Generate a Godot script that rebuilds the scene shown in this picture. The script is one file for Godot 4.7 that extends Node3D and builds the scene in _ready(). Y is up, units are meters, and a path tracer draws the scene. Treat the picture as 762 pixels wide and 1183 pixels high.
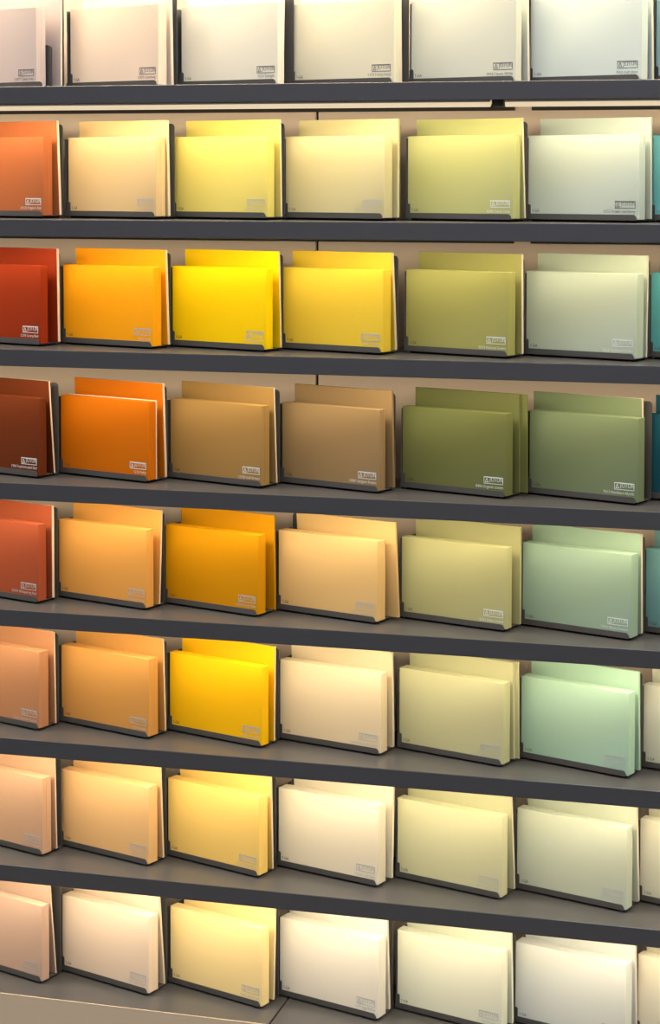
extends Node3D
# A paint shop's wall of colour cards: eight shelves of card pads in folded metal trays,
# lit by light strips under the shelves and by ceiling panels in the room behind the camera.

const SHELF_TOP := [1.7788, 1.5419, 1.3081, 1.0654, 0.8328, 0.5959, 0.3596, 0.1184]
const LIP := 0.031            # height of a shelf's folded front
const WALL_Z := -0.235        # face of the back panels
const X0 := -1.66
const X1 := 2.01
const PAD_W := 0.2104
const PAD_TOP := 0.148
const CARD_TOP := 0.178

# row, column, x of the pad's front left corner, turn in degrees, pad thickness, pad's sideways slip,
# depth of the tall card at its top and at its foot, its thickness, its sideways slip
const UNITS := [
	[1, 1, -0.2498, 19.1, 0.0244, -0.0195, 0.044, 0.0423, 0.0055, 0],
	[1, 2, -0.0293, 19.8, 0.023, 0, 0.0314, 0.0356, 0.0075, 0],
	[1, 3, 0.1865, 17.3, 0.0198, 0, 0.0319, 0.0273, 0.0072, -0.0106],
	[1, 4, 0.3962, 17.5, 0.0202, 0, 0.0277, 0.0314, 0.0075, -0.0064],
	[1, 5, 0.6125, 19.4, 0.019, 0, 0.0345, 0.0413, 0.0075, 0],
	[1, 6, 0.823, 19.0, 0.0241, 0, 0.0346, 0.0425, 0.0075, 0],
	[1, 7, 1.0381, 18.1, 0.0225, 0, 0.034, 0.04, 0.006, 0],
	[2, 1, -0.2532, 19.1, 0.023, 0, 0.0349, 0.0413, 0.0075, 0],
	[2, 2, -0.0349, 19.7, 0.0256, 0, 0.0331, 0.0374, 0.0075, -0.0035],
	[2, 3, 0.1713, 18.8, 0.0199, 0, 0.0355, 0.0399, 0.0052, 0],
	[2, 4, 0.3828, 18.9, 0.0249, 0, 0.0423, 0.0417, 0.0075, 0],
	[2, 5, 0.6072, 18.2, 0.0236, 0, 0.0311, 0.0428, 0.0062, -0.0014],
	[2, 6, 0.8212, 18.7, 0.0222, 0, 0.0419, 0.045, 0.0068, 0],
	[2, 7, 1.0348, 18.1, 0.0225, 0, 0.034, 0.04, 0.006, 0],
	[3, 1, -0.2607, 19.1, 0.0192, 0, 0.0428, 0.0453, 0.0075, 0],
	[3, 2, -0.0463, 17.7, 0.0235, 0, 0.0346, 0.0422, 0.0075, 0],
	[3, 3, 0.1677, 18.4, 0.0201, 0, 0.0372, 0.043, 0.0053, 0],
	[3, 4, 0.3785, 17.7, 0.0259, 0, 0.0334, 0.046, 0.0075, -0.003],
	[3, 5, 0.6049, 20.2, 0.0212, 0, 0.04, 0.0431, 0.0075, 0],
	[3, 6, 0.8194, 18.8, 0.027, 0, 0.0403, 0.037, 0.0056, 0],
	[3, 7, 1.0344, 18.1, 0.0225, 0, 0.034, 0.04, 0.006, 0],
	[4, 1, -0.2655, 19.1, 0.0193, 0, 0.0268, 0.0399, 0.0054, -0.0017],
	[4, 2, -0.0533, 18.7, 0.0205, 0, 0.0385, 0.0454, 0.0075, 0],
	[4, 3, 0.1629, 19.5, 0.0214, 0, 0.0321, 0.0403, 0.0052, 0],
	[4, 4, 0.3763, 19.5, 0.0191, 0, 0.038, 0.0448, 0.0064, 0],
	[4, 5, 0.5995, 18.6, 0.0214, 0, 0.042, 0.0445, 0.0055, 0],
	[4, 6, 0.8267, 20.2, 0.0233, 0, 0.0308, 0.0361, 0.0075, -0.0104],
	[4, 7, 1.0302, 18.1, 0.0225, 0, 0.034, 0.04, 0.006, 0],
	[5, 1, -0.2685, 19.1, 0.0209, 0, 0.0353, 0.0354, 0.0075, 0],
	[5, 2, -0.059, 18.3, 0.019, 0, 0.0421, 0.0341, 0.005, 0],
	[5, 3, 0.1524, 18.3, 0.022, 0, 0.0457, 0.049, 0.0045, 0.0011],
	[5, 4, 0.3697, 17.8, 0.0269, 0, 0.0355, 0.0486, 0.0049, 0.0146],
	[5, 5, 0.5987, 17.3, 0.0192, 0, 0.0463, 0.047, 0.0065, 0.0014],
	[5, 6, 0.8162, 19.1, 0.0253, 0, 0.0332, 0.038, 0.0075, 0],
	[5, 7, 1.0307, 18.1, 0.0225, 0, 0.034, 0.04, 0.006, 0],
	[6, 1, -0.2692, 19.1, 0.0249, 0, 0.0394, 0.0423, 0.0047, 0],
	[6, 2, -0.0555, 18.6, 0.0265, 0, 0.0401, 0.0458, 0.005, 0],
	[6, 3, 0.16, 18.4, 0.019, 0, 0.0372, 0.0345, 0.0054, 0],
	[6, 4, 0.3723, 15.3, 0.0229, 0, 0.0386, 0.0439, 0.0063, 0],
	[6, 5, 0.5953, 17.9, 0.0241, 0, 0.0345, 0.0385, 0.007, 0],
	[6, 6, 0.8153, 20.1, 0.0234, 0, 0.0344, 0.0397, 0.0065, 0],
	[6, 7, 1.0292, 18.1, 0.0225, 0, 0.034, 0.04, 0.006, 0],
	[7, 1, -0.2642, 19.1, 0.0235, 0, 0.0325, 0.0362, 0.004, 0],
	[7, 2, -0.0573, 18.3, 0.0251, 0, 0.0329, 0.0404, 0.0051, 0],
	[7, 3, 0.1557, 19.4, 0.0259, 0, 0.0347, 0.0398, 0.0052, 0],
	[7, 4, 0.3695, 16.3, 0.027, 0, 0.0473, 0.0424, 0.0062, 0.0033],
	[7, 5, 0.5924, 16.8, 0.0218, 0, 0.0339, 0.048, 0.0055, 0.0001],
	[7, 6, 0.8098, 17.3, 0.0237, 0, 0.0345, 0.0463, 0.0072, 0.0013],
	[7, 7, 1.0257, 18.1, 0.0225, 0, 0.034, 0.04, 0.006, 0],
	[8, 1, -0.2673, 19.1, 0.0196, 0, 0.0271, 0.042, 0.0039, -0.0054],
	[8, 2, -0.0573, 18.7, 0.027, 0, 0.0345, 0.0485, 0.005, -0.0041],
	[8, 3, 0.1593, 18.7, 0.0221, 0, 0.0412, 0.0353, 0.0045, 0],
	[8, 4, 0.3717, 17.0, 0.027, 0, 0.0345, 0.0432, 0.006, -0.0028],
	[8, 5, 0.5932, 16.3, 0.0222, 0, 0.0336, 0.0413, 0.0067, 0],
	[8, 6, 0.8083, 15.7, 0.027, 0, 0.0388, 0.046, 0.0075, 0.0001],
	[8, 7, 1.0243, 18.1, 0.0225, 0, 0.034, 0.04, 0.006, 0],
]

# colour of the pads, sRGB, per row
const COLOURS := [
	[[196, 185, 187], [229, 213, 199], [222, 223, 214], [217, 217, 199], [207, 214, 205], [206, 222, 222], [150, 196, 206]],
	[[173, 101, 62], [215, 191, 146], [217, 208, 117], [199, 195, 154], [175, 183, 129], [177, 194, 191], [100, 178, 196]],
	[[142, 47, 17], [239, 165, 20], [239, 206, 5], [221, 195, 64], [153, 157, 96], [175, 192, 179], [92, 172, 182]],
	[[97, 44, 19], [190, 104, 5], [153, 124, 75], [142, 121, 89], [102, 111, 70], [110, 128, 101], [26, 82, 104]],
	[[156, 78, 51], [215, 159, 83], [196, 139, 5], [213, 184, 130], [173, 177, 133], [145, 175, 160], [98, 146, 156]],
	[[182, 133, 99], [202, 151, 83], [239, 190, 17], [222, 210, 182], [186, 191, 156], [163, 201, 186], [200, 208, 200]],
	[[201, 167, 141], [226, 189, 137], [239, 209, 123], [229, 226, 211], [204, 209, 176], [190, 204, 192], [212, 216, 204]],
	[[193, 168, 155], [228, 213, 199], [239, 222, 167], [227, 228, 225], [219, 228, 218], [208, 219, 225], [222, 222, 212]],
]
const COLOUR_WORDS := [
	["pale blush pink", "warm ivory", "chalky off-white", "soft cream", "pale oatmeal white", "pale mint white", "dusty light blue"],
	["burnt orange", "pale apricot", "lemon yellow", "pale straw", "light olive yellow", "pale sage", "clear sky blue"],
	["brick red", "bright orange", "vivid yellow", "mustard yellow", "moss green", "grey sage", "turquoise"],
	["dark russet", "deep orange", "tan brown", "mid brown", "dark olive green", "muted grey olive", "dark petrol blue"],
	["rust orange", "light caramel", "golden ochre", "pale sand", "khaki green", "soft jade green", "slate blue"],
	["dusky peach", "camel tan", "sunflower yellow", "light beige", "pale khaki", "mint green", "light silver grey"],
	["soft peach", "peach tan", "pale golden yellow", "cream beige", "pale lime cream", "pale green grey", "light warm grey"],
	["pink beige", "pale peach cream", "butter yellow", "warm off-white", "ivory green", "rosy white", "cool off-white"],
]
const ROW_WORDS := ["top row", "second row down", "third row down", "fourth row down", "fifth row down", "sixth row down", "seventh row down", "lowest row"]
const NAMES := [
	["12077 Sheer Grey", "12075 Soothing", "1624 Skylight", "1376 Frosty Petal", "9918 Classic White", "7555 Soft Mint", ""],
	["20120 Organic Red", "1301 Sand", "1309 Sunny Day", "1338 Bright Summer", "8395 Fresh Lime", "8252 Green Harmony", ""],
	["2239 Sunny Red", "1325 Glow", "1388 Happy Sun", "1382 Friendly", "8979 Natural Green", "7628 Treasure Green", ""],
	["2992 Sophisticated Red", "1230 Ruby", "12290 Soft Brown", "10981 Belgian Brown", "8494 Organic Green", "7613 Northern Mystic", ""],
	["20147 Whispering Red", "1232 Curcuma", "1339 Honey Bee", "1275 Pastel Peach", "8281 Pale Linden", "7163 Minty Breeze", ""],
	["20046 Savanna Sunset", "1304 Sunset", "1345 Sunbeam", "10679 Washed Linen", "8301 Sweet Lime", "6084 Sea Emerald", ""],
	["2301 Apricot", "1314 Peachy", "1374 Soft Yellow", "10580 Soft Skin", "8470 Light Lime", "8393 Kale Light", ""],
	["2127 Beige Rose", "1391 Light Teint", "1396 Lemon Ice", "1001 Egg White", "1453 Cotton", "9915 Delicate", ""],
]
# tall cards whose cut edge is as coloured as their face
const SELF_COLOURED := [[2, 4], [2, 6], [4, 4], [4, 5], [5, 3], [5, 4], [5, 5], [6, 5], [6, 6], [7, 4], [8, 5]]
const PRINT := ["DDDDDDD", "LSSSLDL", "LSSSLLL", "LLLLLLL", "SSSSLLL", "SSSSSSS", "SSSSSSS", "SSSSSSS"]

var rng := RandomNumberGenerator.new()
var used := {}
var steel: StandardMaterial3D
var tray_steel: StandardMaterial3D
var gap_shade_black: StandardMaterial3D
var white_board: StandardMaterial3D
var paper_normal: NoiseTexture2D
var print_materials := {}
var code_material: StandardMaterial3D
var logo_mesh: Mesh
var code_mesh: Mesh
var font: SystemFont

# ---------------------------------------------------------------- helpers
func numbered(called: String) -> String:
	var n: int = used.get(called, 0)
	used[called] = n + 1
	return called if n == 0 else "%s_%03d" % [called, n]

func thing(called: String, label: String, category: String, group := "", at := Vector3.ZERO, turn := 0.0) -> Node3D:
	var o := Node3D.new()
	o.name = numbered(called)
	add_child(o)
	o.position = at
	o.rotation.y = turn
	o.set_meta("label", label)
	o.set_meta("category", category)
	if group != "":
		o.set_meta("group", group)
	return o

func part(called: String, mesh: Mesh, m: Material, parent: Node) -> MeshInstance3D:
	var o := MeshInstance3D.new()
	o.name = called
	o.mesh = mesh
	o.material_override = m
	o.cast_shadow = GeometryInstance3D.SHADOW_CASTING_SETTING_ON
	parent.add_child(o, true)
	return o

func structure(called: String, mesh: Mesh, m: Material) -> MeshInstance3D:
	var o := part(called, mesh, m, self)
	o.set_meta("kind", "structure")
	return o

func start() -> SurfaceTool:
	var st := SurfaceTool.new()
	st.begin(Mesh.PRIMITIVE_TRIANGLES)
	st.set_smooth_group(-1)
	return st

func finish(st: SurfaceTool) -> Mesh:
	st.generate_normals()
	return st.commit()

func tri(st: SurfaceTool, a: Vector3, b: Vector3, c: Vector3) -> void:
	st.add_vertex(a); st.add_vertex(b); st.add_vertex(c)

func quad(st: SurfaceTool, a: Vector3, b: Vector3, c: Vector3, d: Vector3) -> void:
	tri(st, a, b, c); tri(st, a, c, d)

# a box between two corners with chamfered edges along all twelve sides when c > 0
func add_box(st: SurfaceTool, lo: Vector3, hi: Vector3, c := 0.0) -> void:
	if c <= 0.0:
		var p := func(i: int) -> Vector3: return Vector3(hi.x if i & 1 else lo.x, hi.y if i & 2 else lo.y, hi.z if i & 4 else lo.z)
		for f in [[4, 6, 7, 5], [1, 3, 2, 0], [5, 7, 3, 1], [0, 2, 6, 4], [6, 2, 3, 7], [0, 4, 5, 1]]:
			quad(st, p.call(f[0]), p.call(f[1]), p.call(f[2]), p.call(f[3]))
		return
	# corner points: for each of 8 corners three points, one per axis face
	var q := func(i: int, axis: int) -> Vector3:
		var v := Vector3(hi.x if i & 1 else lo.x, hi.y if i & 2 else lo.y, hi.z if i & 4 else lo.z)
		for a in 3:
			if a != axis:
				v[a] += -c if i & (1 << a) else c
		return v
	for f in [[2, 4, 6, 7, 5], [2, 1, 3, 2, 0], [0, 5, 7, 3, 1], [0, 0, 2, 6, 4], [1, 6, 2, 3, 7], [1, 0, 4, 5, 1]]:
		quad(st, q.call(f[1], f[0]), q.call(f[2], f[0]), q.call(f[3], f[0]), q.call(f[4], f[0]))
	var mid := (lo + hi) / 2
	for e in [[0, 1], [2, 3], [4, 5], [6, 7], [0, 2], [1, 3], [4, 6], [5, 7], [0, 4], [1, 5], [2, 6], [3, 7]]:
		var along := 0 if e[1] - e[0] == 1 else (1 if e[1] - e[0] == 2 else 2)
		var o1 := (along + 1) % 3
		var o2 := (along + 2) % 3
		var a: Vector3 = q.call(e[0], o1)
		var b: Vector3 = q.call(e[1], o1)
		var d: Vector3 = q.call(e[1], o2)
		var g: Vector3 = q.call(e[0], o2)
		facing_quad(st, a, b, d, g, mid)
	for i in 8:
		var a: Vector3 = q.call(i, 0)
		var b: Vector3 = q.call(i, 1)
		var d: Vector3 = q.call(i, 2)
		if (b - a).cross(d - a).dot(a - mid) > 0.0:
			tri(st, a, d, b)
		else:
			tri(st, a, b, d)

func facing_quad(st: SurfaceTool, a: Vector3, b: Vector3, c: Vector3, d: Vector3, mid: Vector3) -> void:
	if (b - a).cross(c - a).dot((a + c) / 2 - mid) > 0.0:
		quad(st, a, d, c, b)
	else:
		quad(st, a, b, c, d)

func box(lo: Vector3, hi: Vector3, c := 0.0) -> Mesh:
	var st := start()
	add_box(st, lo, hi, c)
	return finish(st)

# an outline in x and y pushed from z0 (back) to z1 (front)
func add_prism(st: SurfaceTool, outline: PackedVector2Array, z0: float, z1: float) -> void:
	var pts := outline.duplicate()
	if not Geometry2D.is_polygon_clockwise(pts):
		pts.reverse()
	# Geometry2D counts with y down: this order runs counter-clockwise with y up
	var t := Geometry2D.triangulate_polygon(pts)
	for i in range(0, t.size(), 3):
		var a := pts[t[i]]; var b := pts[t[i + 1]]; var c := pts[t[i + 2]]
		if (b - a).cross(c - a) > 0.0:
			var s := b; b = c; c = s
		tri(st, Vector3(a.x, a.y, z1), Vector3(b.x, b.y, z1), Vector3(c.x, c.y, z1))
		tri(st, Vector3(a.x, a.y, z0), Vector3(c.x, c.y, z0), Vector3(b.x, b.y, z0))
	var area := 0.0
	for i in pts.size():
		area += pts[i].cross(pts[(i + 1) % pts.size()])
	for i in pts.size():
		var a := pts[i]; var b := pts[(i + 1) % pts.size()]
		if area < 0.0:
			var s := a; a = b; b = s
		quad(st, Vector3(a.x, a.y, z1), Vector3(a.x, a.y, z0), Vector3(b.x, b.y, z0), Vector3(b.x, b.y, z1))

func prism(outline: PackedVector2Array, z0: float, z1: float) -> Mesh:
	var st := start()
	add_prism(st, outline, z0, z1)
	return finish(st)

# corners given as [x, y, radius]
func rounded(corners: Array, steps := 5) -> PackedVector2Array:
	var out := PackedVector2Array()
	for i in corners.size():
		var p := Vector2(corners[i][0], corners[i][1])
		var r: float = corners[i][2]
		var before: Array = corners[(i + corners.size() - 1) % corners.size()]
		var after: Array = corners[(i + 1) % corners.size()]
		if r <= 0.0:
			out.append(p)
			continue
		var a := p + (Vector2(before[0], before[1]) - p).normalized() * r
		var b := p + (Vector2(after[0], after[1]) - p).normalized() * r
		for k in steps + 1:
			var t := float(k) / steps
			out.append(a.lerp(p, t).lerp(p.lerp(b, t), t))
	return out

func mat(c: Color, rough := 0.6, metal := 0.0) -> StandardMaterial3D:
	var m := StandardMaterial3D.new()
	m.albedo_color = c
	m.roughness = rough
	m.metallic = metal
	return m

func rgb8(c: Array) -> Color:
	return Color(c[0] / 255.0, c[1] / 255.0, c[2] / 255.0)

func glow(c: Color, energy: float) -> StandardMaterial3D:
	var m := mat(Color(0.9, 0.88, 0.84), 0.5)
	m.emission_enabled = true
	m.emission = c
	m.emission_energy_multiplier = energy
	return m

func area_light(called: String, at: Vector3, size: Vector2, c: Color, energy: float, tilt := 0.0) -> void:
	var l := AreaLight3D.new()
	l.name = called
	l.area_size = size
	l.light_color = c
	l.light_energy = energy
	l.area_normalize_energy = true
	l.area_range = 12.0
	l.area_attenuation = 2.0
	l.shadow_enabled = true
	add_child(l, true)
	l.position = at
	l.rotation_degrees.x = -90.0 + tilt

# ---------------------------------------------------------------- the scene
const LED_COLOUR := Color(1.0, 0.89, 0.71)
const LED_ENERGY := 0.192          # per strip of 1.2 m
const LED_TILT := 9.0
const PANEL_COLOUR := Color(0.97, 0.97, 1.0)
const PANEL_ENERGY := 1.05
const EXPOSURE := 1.22

func _ready() -> void:
	rng.seed = 7
	var camera := Camera3D.new()
	camera.name = "camera"
	add_child(camera)
	camera.position = Vector3(1.42981, 1.62100, 3.34748)
	camera.basis = Basis.from_euler(Vector3(-0.060514, 0.270866, 0.001268))
	camera.projection = Camera3D.PROJECTION_FRUSTUM
	camera.near = 0.1
	camera.far = 60.0
	camera.size = 0.1 * 1183.0 / 2338.43
	camera.frustum_offset = Vector2(0.0, -0.1 * (591.5 - 344.33) / 2338.43)
	camera.current = true

	var world := WorldEnvironment.new()
	world.name = "world_environment"
	var e := Environment.new()
	e.background_mode = Environment.BG_COLOR
	e.background_color = Color(0.02, 0.02, 0.02)
	e.tonemap_mode = Environment.TONE_MAPPER_LINEAR
	e.tonemap_exposure = EXPOSURE
	e.sdfgi_enabled = true
	e.ssao_enabled = true
	e.ssil_enabled = true
	world.environment = e
	add_child(world)

	materials()
	room()
	shelves()
	for u in UNITS:
		unit(u)

func materials() -> void:
	steel = mat(rgb8([80, 82, 87]), 0.28)
	var n := FastNoiseLite.new()
	n.seed = 3
	n.frequency = 0.09
	var grain := NoiseTexture2D.new()
	grain.width = 256
	grain.height = 256
	grain.seamless = true
	grain.as_normal_map = true
	grain.bump_strength = 1.5
	grain.noise = n
	steel.normal_enabled = true
	steel.normal_texture = grain
	steel.normal_scale = 0.10
	steel.uv1_triplanar = true
	steel.uv1_world_triplanar = true
	steel.uv1_scale = Vector3(14, 14, 14)
	tray_steel = mat(rgb8([76, 78, 81]), 0.36)
	white_board = mat(rgb8([222, 212, 198]), 0.7)
	gap_shade_black = mat(rgb8([22, 22, 23]), 0.8)  # near-black base colour deepens the shadow gap under the trays
	var pn := FastNoiseLite.new()
	pn.seed = 11
	pn.frequency = 0.16
	paper_normal = NoiseTexture2D.new()
	paper_normal.width = 256
	paper_normal.height = 256
	paper_normal.seamless = true
	paper_normal.as_normal_map = true
	paper_normal.bump_strength = 2.0
	paper_normal.noise = pn
	print_materials = {"L": mat(rgb8([214, 228, 234]), 0.5), "S": mat(rgb8([182, 190, 196]), 0.45), "D": mat(rgb8([118, 120, 122]), 0.5)}
	code_material = mat(rgb8([60, 52, 42]), 0.6)
	font = SystemFont.new()
	font.font_names = PackedStringArray(["Droid Sans"])
	logo_mesh = make_logo()
	code_mesh = lettering("1-GA", 0.0048)

# ---------------------------------------------------------------- room
func room() -> void:
	var dark := mat(rgb8([26, 25, 25]), 0.8)
	var back := structure("wall_back", box(Vector3(-4.2, 0, -0.40), Vector3(5.2, 3.2, WALL_Z - 0.008)), dark)
	var greige := mat(rgb8([210, 198, 190]), 0.6)
	for i in 7:
		var a := 0.41 + (i - 4) * 1.2
		part("panel", box(Vector3(a + 0.0025, 0.0, WALL_Z - 0.008), Vector3(a + 1.1975, 3.2, WALL_Z), 0.001), greige, back)
	var plaster := mat(rgb8([226, 224, 220]), 0.9)
	structure("wall_front", box(Vector3(-4.2, 0, 6.5), Vector3(5.2, 3.2, 6.7)), plaster)
	structure("wall_left", box(Vector3(-4.4, 0, -0.40), Vector3(-4.2, 3.2, 6.7)), plaster)
	structure("wall_right", box(Vector3(5.2, 0, -0.40), Vector3(5.4, 3.2, 6.7)), plaster)
	structure("ceiling", box(Vector3(-4.4, 3.2, -0.40), Vector3(5.4, 3.4, 6.7)), plaster)
	var tile := mat(rgb8([104, 100, 96]), 0.4)
	structure("floor", box(Vector3(-4.4, -0.2, -0.40), Vector3(5.4, 0.0, 6.7)), tile)
	var diffuser := glow(PANEL_COLOUR, 3.0)
	var rim := mat(rgb8([230, 230, 228]), 0.5)
	for x in [-1.6, 0.8, 3.2]:
		for z in [1.0, 3.2, 5.4]:
			var t := thing("ceiling_light", "square white ceiling light panel with a thin pale frame", "light", "ceiling light panels", Vector3(x, 3.2, z))
			var st := start()
			for s in [-1, 1]:
				add_box(st, Vector3(minf(s * 0.3, s * 0.32), -0.02, -0.32), Vector3(maxf(s * 0.3, s * 0.32), -0.001, 0.32))
				add_box(st, Vector3(-0.3, -0.02, minf(s * 0.3, s * 0.32)), Vector3(0.3, -0.001, maxf(s * 0.3, s * 0.32)))
			part("frame", finish(st), rim, t)
			part("light_diffuser", box(Vector3(-0.299, -0.015, -0.299), Vector3(0.299, -0.002, 0.299)), diffuser, t)
			area_light("ceiling_lamp", Vector3(x, 3.178, z), Vector2(0.58, 0.58), PANEL_COLOUR, PANEL_ENERGY)

# ---------------------------------------------------------------- shelves
const TOP_SINK := 0.0025
const STRIPS := [[-1.65, -0.45], [-0.425, 0.7755], [0.8005, 2.0]]

func shelves() -> void:
	var black := mat(rgb8([24, 24, 25]), 0.7)
	var channel := mat(rgb8([190, 188, 184]), 0.4, 0.6)
	var diffuser := glow(LED_COLOUR, 0.5)
	var tops := [2.17]  # unseen lamp pelmet built like a shelf, placed to light the top row
	tops.append_array(SHELF_TOP.slice(0, 7))
	var carried := ["added as unseen lamp pelmet above the top row", "carrying the blush pink and ivory pads", "carrying the burnt orange and lemon yellow pads", "carrying the brick red and vivid yellow pads", "carrying the dark russet and dark olive green pads", "carrying the rust orange and golden ochre pads", "carrying the dusky peach and sunflower yellow pads", "carrying the soft peach and pale golden yellow pads"]
	for i in tops.size():
		var y: float = tops[i]
		var t := thing("shelf", "long dark grey steel shelf " + carried[i], "shelf", "steel shelves", Vector3(0, y, 0))
		var sink := TOP_SINK if i == 1 else 0.0     # this board lies a little below its front edge
		part("shelf_board", box(Vector3(X0, -0.003 - sink, WALL_Z + 0.001), Vector3(X1, -sink, -0.0015)), steel, t)
		# folded front: face with a rounded nose and a short return at the foot
		var st := start()
		var nose := rounded([[0.0, 0.0, 0.0015], [0.0, -LIP, 0.0015], [-0.012, -LIP, 0.0], [-0.012, -LIP + 0.0015, 0.0], [-0.0015, -LIP + 0.0015, 0.0], [-0.0015, 0.0, 0.0]], 3)
		add_prism(st, nose, X0, X1)
		var lip := part("front_lip", finish(st), steel, t)
		lip.rotation.y = PI / 2      # the outline's x points to the viewer, its depth runs along the shelf
		lip.basis = Basis(Vector3(0, 0, 1), Vector3(0, 1, 0), Vector3(-1, 0, 0))
		lip.position = Vector3(X0 + X1, 0, 0)
		# rail where the shelf meets the wall, broken at the upright
		for r in [[X0, 0.777], [0.808, X1]]:
			part("back_rail", box(Vector3(r[0], -LIP - 0.011, WALL_Z + 0.0005), Vector3(r[1], -0.0035 - sink, WALL_Z + 0.006)), black, t)
		# light strips tucked behind the lip; under the topmost shelf in view they hang lower
		var hang := -LIP - 0.009 if i == 1 else -0.024
		var lean: float = [14.0, 24.0][i] if i < 2 else LED_TILT
		var power: float = LED_ENERGY * [3.3, 1.12, 1.0, 1.0, 1.0, 1.0, 1.0, 1.0][i]  # pelmet strips run stronger to brighten the top row
		for s in STRIPS:
			# a wedge-shaped channel; its diffuser leans towards the wall
			var tilt := deg_to_rad(lean)
			var mid := Vector3((s[0] + s[1]) / 2, hang, -0.021)
			var half: float = (s[1] - s[0]) / 2
			var bed := part("channel", box(Vector3(-half, 0.0091, -0.0078), Vector3(half, 0.0125, 0.0078), 0.0005), channel, t)
			bed.position = mid
			bed.rotation.x = tilt
			part("light_strip", box(Vector3(-half, 0, -0.0075), Vector3(half, 0.009, 0.0075), 0.001), diffuser, bed)
			area_light("shelf_lamp", Vector3(mid.x, y, 0) + Vector3(0, mid.y, mid.z) - Vector3(0, cos(tilt), sin(tilt)) * 0.0012, Vector2(s[1] - s[0], 0.0145), LED_COLOUR, power, lean)
		for x in [-0.4375, 0.788]:
			part("bracket", box(Vector3(x - 0.010, hang - 0.002, -0.045), Vector3(x + 0.010, -0.0035, -0.012), 0.001), black, t)
	# the base: deck boards on a pale plinth
	var base := thing("plinth", "pale warm grey plinth with a dark grey deck under the lowest row of pads", "plinth", "", Vector3.ZERO)
	var laminate := mat(rgb8([220, 204, 178]), 0.3)
	for s in [[X0, 0.388], [0.3915, X1]]:
		part("deck_board", box(Vector3(s[0], 0.1004, WALL_Z + 0.001), Vector3(s[1], 0.1184, -0.0016), 0.0003), steel, base)
		part("front_panel", box(Vector3(s[0], 0.0005, -0.0014), Vector3(s[1], 0.1182, 0.0006), 0.0003), laminate, base)
	part("carcass", box(Vector3(X0, 0.0005, WALL_Z + 0.001), Vector3(X1, 0.1, -0.006)), black, base)

# ---------------------------------------------------------------- print
func lettering(words: String, cap: float) -> Mesh:
	var t := TextMesh.new()
	t.font = font
	t.text = words
	t.font_size = 32
	t.pixel_size = cap / 23.0
	t.depth = 0.0001
	t.curve_step = 4.0
	return t

func make_logo() -> Mesh:
	# a framed word with a heavier bar above it and a small peaked emblem before the word
	var st := start()
	var w := 0.038
	var h := 0.0125
	add_box(st, Vector3(0, h - 0.0018, 0), Vector3(w, h, 0.0002))
	add_box(st, Vector3(0, 0, 0), Vector3(w, 0.0011, 0.0002))
	add_box(st, Vector3(0, 0, 0), Vector3(0.001, h, 0.0002))
	add_box(st, Vector3(w - 0.001, 0, 0), Vector3(w, h, 0.0002))
	var peak := [Vector2(0.0028, 0.0028), Vector2(0.0057, 0.0096), Vector2(0.0086, 0.0028)]
	for k in 3:
		var a: Vector2 = peak[k]
		var b: Vector2 = peak[(k + 1) % 3]
		var side := (b - a).normalized().orthogonal() * 0.0005
		add_prism(st, PackedVector2Array([a - side, b - side, b + side, a + side]), 0, 0.0002)
	st.generate_normals()
	st.index()
	var word := lettering("JOTUN", 0.0066)
	var b := word.get_aabb()
	st.append_from(word, 0, Transform3D(Basis(), Vector3(0.0105 - b.position.x, 0.0028 - b.position.y, 0.0001)))
	return st.commit()

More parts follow.
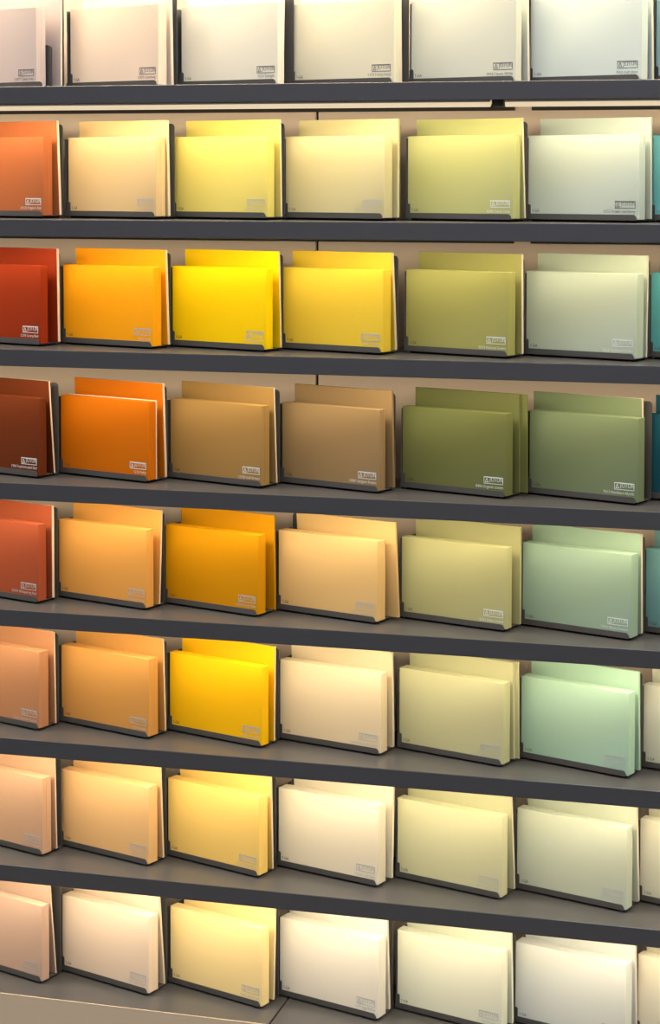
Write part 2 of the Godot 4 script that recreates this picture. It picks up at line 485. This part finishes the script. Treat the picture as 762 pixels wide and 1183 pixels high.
# ---------------------------------------------------------------- one place on a shelf: tray, pad, tall card
func unit(u: Array) -> void:
	var row: int = u[0] - 1
	var col: int = u[1] - 1
	var c: Array = COLOURS[row][col]
	var colour := rgb8(c)
	var words: String = COLOUR_WORDS[row][col] 
	var where: String = ROW_WORDS[row]
	var thick: float = u[4]
	var slip: float = u[5]
	var at := Vector3(u[2], SHELF_TOP[row] - (TOP_SINK if row == 0 else 0.0), -0.125)
	var turn := -deg_to_rad(u[3])
	var gap := maxf(0.007 if col < 4 else 0.0015, 0.001 - minf(slip, u[9]))
	tray(at, turn, gap, thick, words, where)

	var paper := mat(colour, 0.62)
	paper.metallic_specular = 0.25
	paper.normal_enabled = true
	paper.normal_texture = paper_normal
	paper.normal_scale = 0.12
	paper.uv1_triplanar = true
	paper.uv1_scale = Vector3(9, 9, 9)
	# most tall cards are off-white board with a painted face, some are coloured right through
	var board: Material = paper if [row + 1, col + 1] in SELF_COLOURED else white_board

	# pad: a block of sheets, edges not quite even
	var pad := thing("card_pad", words + " pad of paint cards, " + where, "card pad", "pads of paint cards", at, turn)
	pad.translate_object_local(Vector3(slip, 0.0056, 0))
	var st := start()
	var sheets := 9
	var front: MeshInstance3D
	var h := PAD_TOP - 0.0056
	for k in sheets:
		var z1 := -thick * k / sheets
		var z0 := -thick * (k + 1) / sheets
		var dx := 0.0 if k == 0 else rng.randf_range(-0.0004, 0.0002)
		var dy := 0.0 if k == 0 else rng.randf_range(-0.0005, 0.0001)
		if k == 0:
			add_box(st, Vector3(0, 0, z0), Vector3(PAD_W, h, z1), 0.00035)
			front = part("front_sheet", finish(st), paper, pad)
			st = start()
			continue
		add_box(st, Vector3(-dx * 0.5, 0.0, z0), Vector3(PAD_W + dx, h + dy, z1), 0.00035)
	part("sheets", finish(st), paper, pad)
	if row == 3 and col == 1:
		part("backing_board", box(Vector3(0, 0, -thick - 0.0022), Vector3(PAD_W + 0.0005, h + 0.0008, -thick - 0.0002), 0.0003), board, pad)
	if col < 6:
		var ink: Material = print_materials[PRINT[row][col]]
		var logo := part("logo_print", logo_mesh, ink, front)
		logo.position = Vector3(PAD_W - 0.0065 - 0.038, 0.0235 - 0.0056 + 0.001, 0.0002)
		var name_mesh := lettering(NAMES[row][col], 0.0044)
		var b := name_mesh.get_aabb()
		var title := part("name_print", name_mesh, ink, front)
		title.position = Vector3(PAD_W - 0.0065 - b.end.x, 0.0155 - 0.0056 - b.position.y, 0.0002)
	var code := part("code_print", code_mesh, code_material, front)
	var cb := code_mesh.get_aabb()
	code.position = Vector3(0.008 - cb.position.x, 0.0165 - 0.0056 - cb.position.y, 0.0002)

	tall_card(at, turn, u[6], u[7], u[8], u[9], paper, board, "taller " + words + " card standing behind its pad, " + where)
	if row == 3 and col == 4:
		tall_card(at, turn, u[6] + 0.0062, u[7] + 0.0066, 0.0028, 0.013, paper, board, "rearmost " + words + " card, behind the other tall card, " + where)
	if row == 5 and col == 4:
		tall_card(at, turn, u[6] + 0.0080, u[7] + 0.0080, 0.004, 0.006, paper, board, "rearmost " + words + " card, behind the other tall card, " + where)

func tall_card(at: Vector3, turn: float, top: float, foot: float, thick: float, slip: float, paper: Material, board: Material, label: String) -> void:
	var h := CARD_TOP - 0.0058
	var card := thing("tall_card", label, "card", "tall paint cards behind the pads", at, turn)
	card.translate_object_local(Vector3(slip, 0.0058, -foot))
	card.rotate_object_local(Vector3.RIGHT, atan((foot - top) / h))
	part("face", box(Vector3(0, 0, -0.0012), Vector3(PAD_W, h, 0), 0.0003), paper, card)
	part("board", box(Vector3(0.0002, 0, -thick), Vector3(PAD_W - 0.0002, h - 0.0002, -0.0012), 0.0003), board, card)

func tray(at: Vector3, turn: float, gap: float, thick: float, words: String, where: String) -> void:
	var t := thing("card_tray", "dark grey folded metal tray holding the " + words + " pad, " + where, "tray", "metal card trays", at, turn)
	var left := -gap
	# raised floor; its base, set back under the lip, is blackened as gap shadow
	part("base", box(Vector3(left + 0.004, 0.0, -0.052), Vector3(PAD_W - 0.009, 0.0042, -0.009), 0.0006), gap_shade_black, t)
	part("tray_floor", box(Vector3(left - 0.001, 0.0042, -0.054), Vector3(PAD_W - 0.004, 0.0052, 0.0005)), tray_steel, t)
	var lip := part("front_lip", prism(rounded([[left - 0.0015, 0.0042, 0.001], [left - 0.0015, 0.0138, 0.001], [PAD_W - 0.0075, 0.0138, 0.003], [PAD_W - 0.004, 0.0092, 0.003], [PAD_W - 0.004, 0.0042, 0.001]], 4), 0.0006, 0.0021), tray_steel, t)
	part("corner_tab", prism(rounded([[-0.0025, 0.0138, 0.0], [-0.0025, 0.030, 0.0035], [0.0055, 0.030, 0.0035], [0.0055, 0.0138, 0.0]], 4), 0.0006, 0.0021), tray_steel, lip)
	part("side_wall", box(Vector3(left - 0.0015, 0.0052, -0.0535), Vector3(left, 0.1445, 0.0005), 0.0005), tray_steel, t)
	var z := -thick - 0.0042
	part("divider", prism(rounded([[left + 0.0005, 0.0052, 0.0], [left + 0.0005, 0.135, 0.002], [PAD_W - 0.008, 0.078, 0.005], [PAD_W - 0.008, 0.0052, 0.0]], 4), z - 0.0012, z), tray_steel, t)
	part("back_plate", prism(rounded([[left + 0.0005, 0.0052, 0.0], [left + 0.0005, 0.172, 0.008], [PAD_W - 0.003, 0.172, 0.008], [PAD_W - 0.003, 0.0052, 0.0]], 5), -0.0560, -0.0545), tray_steel, t)
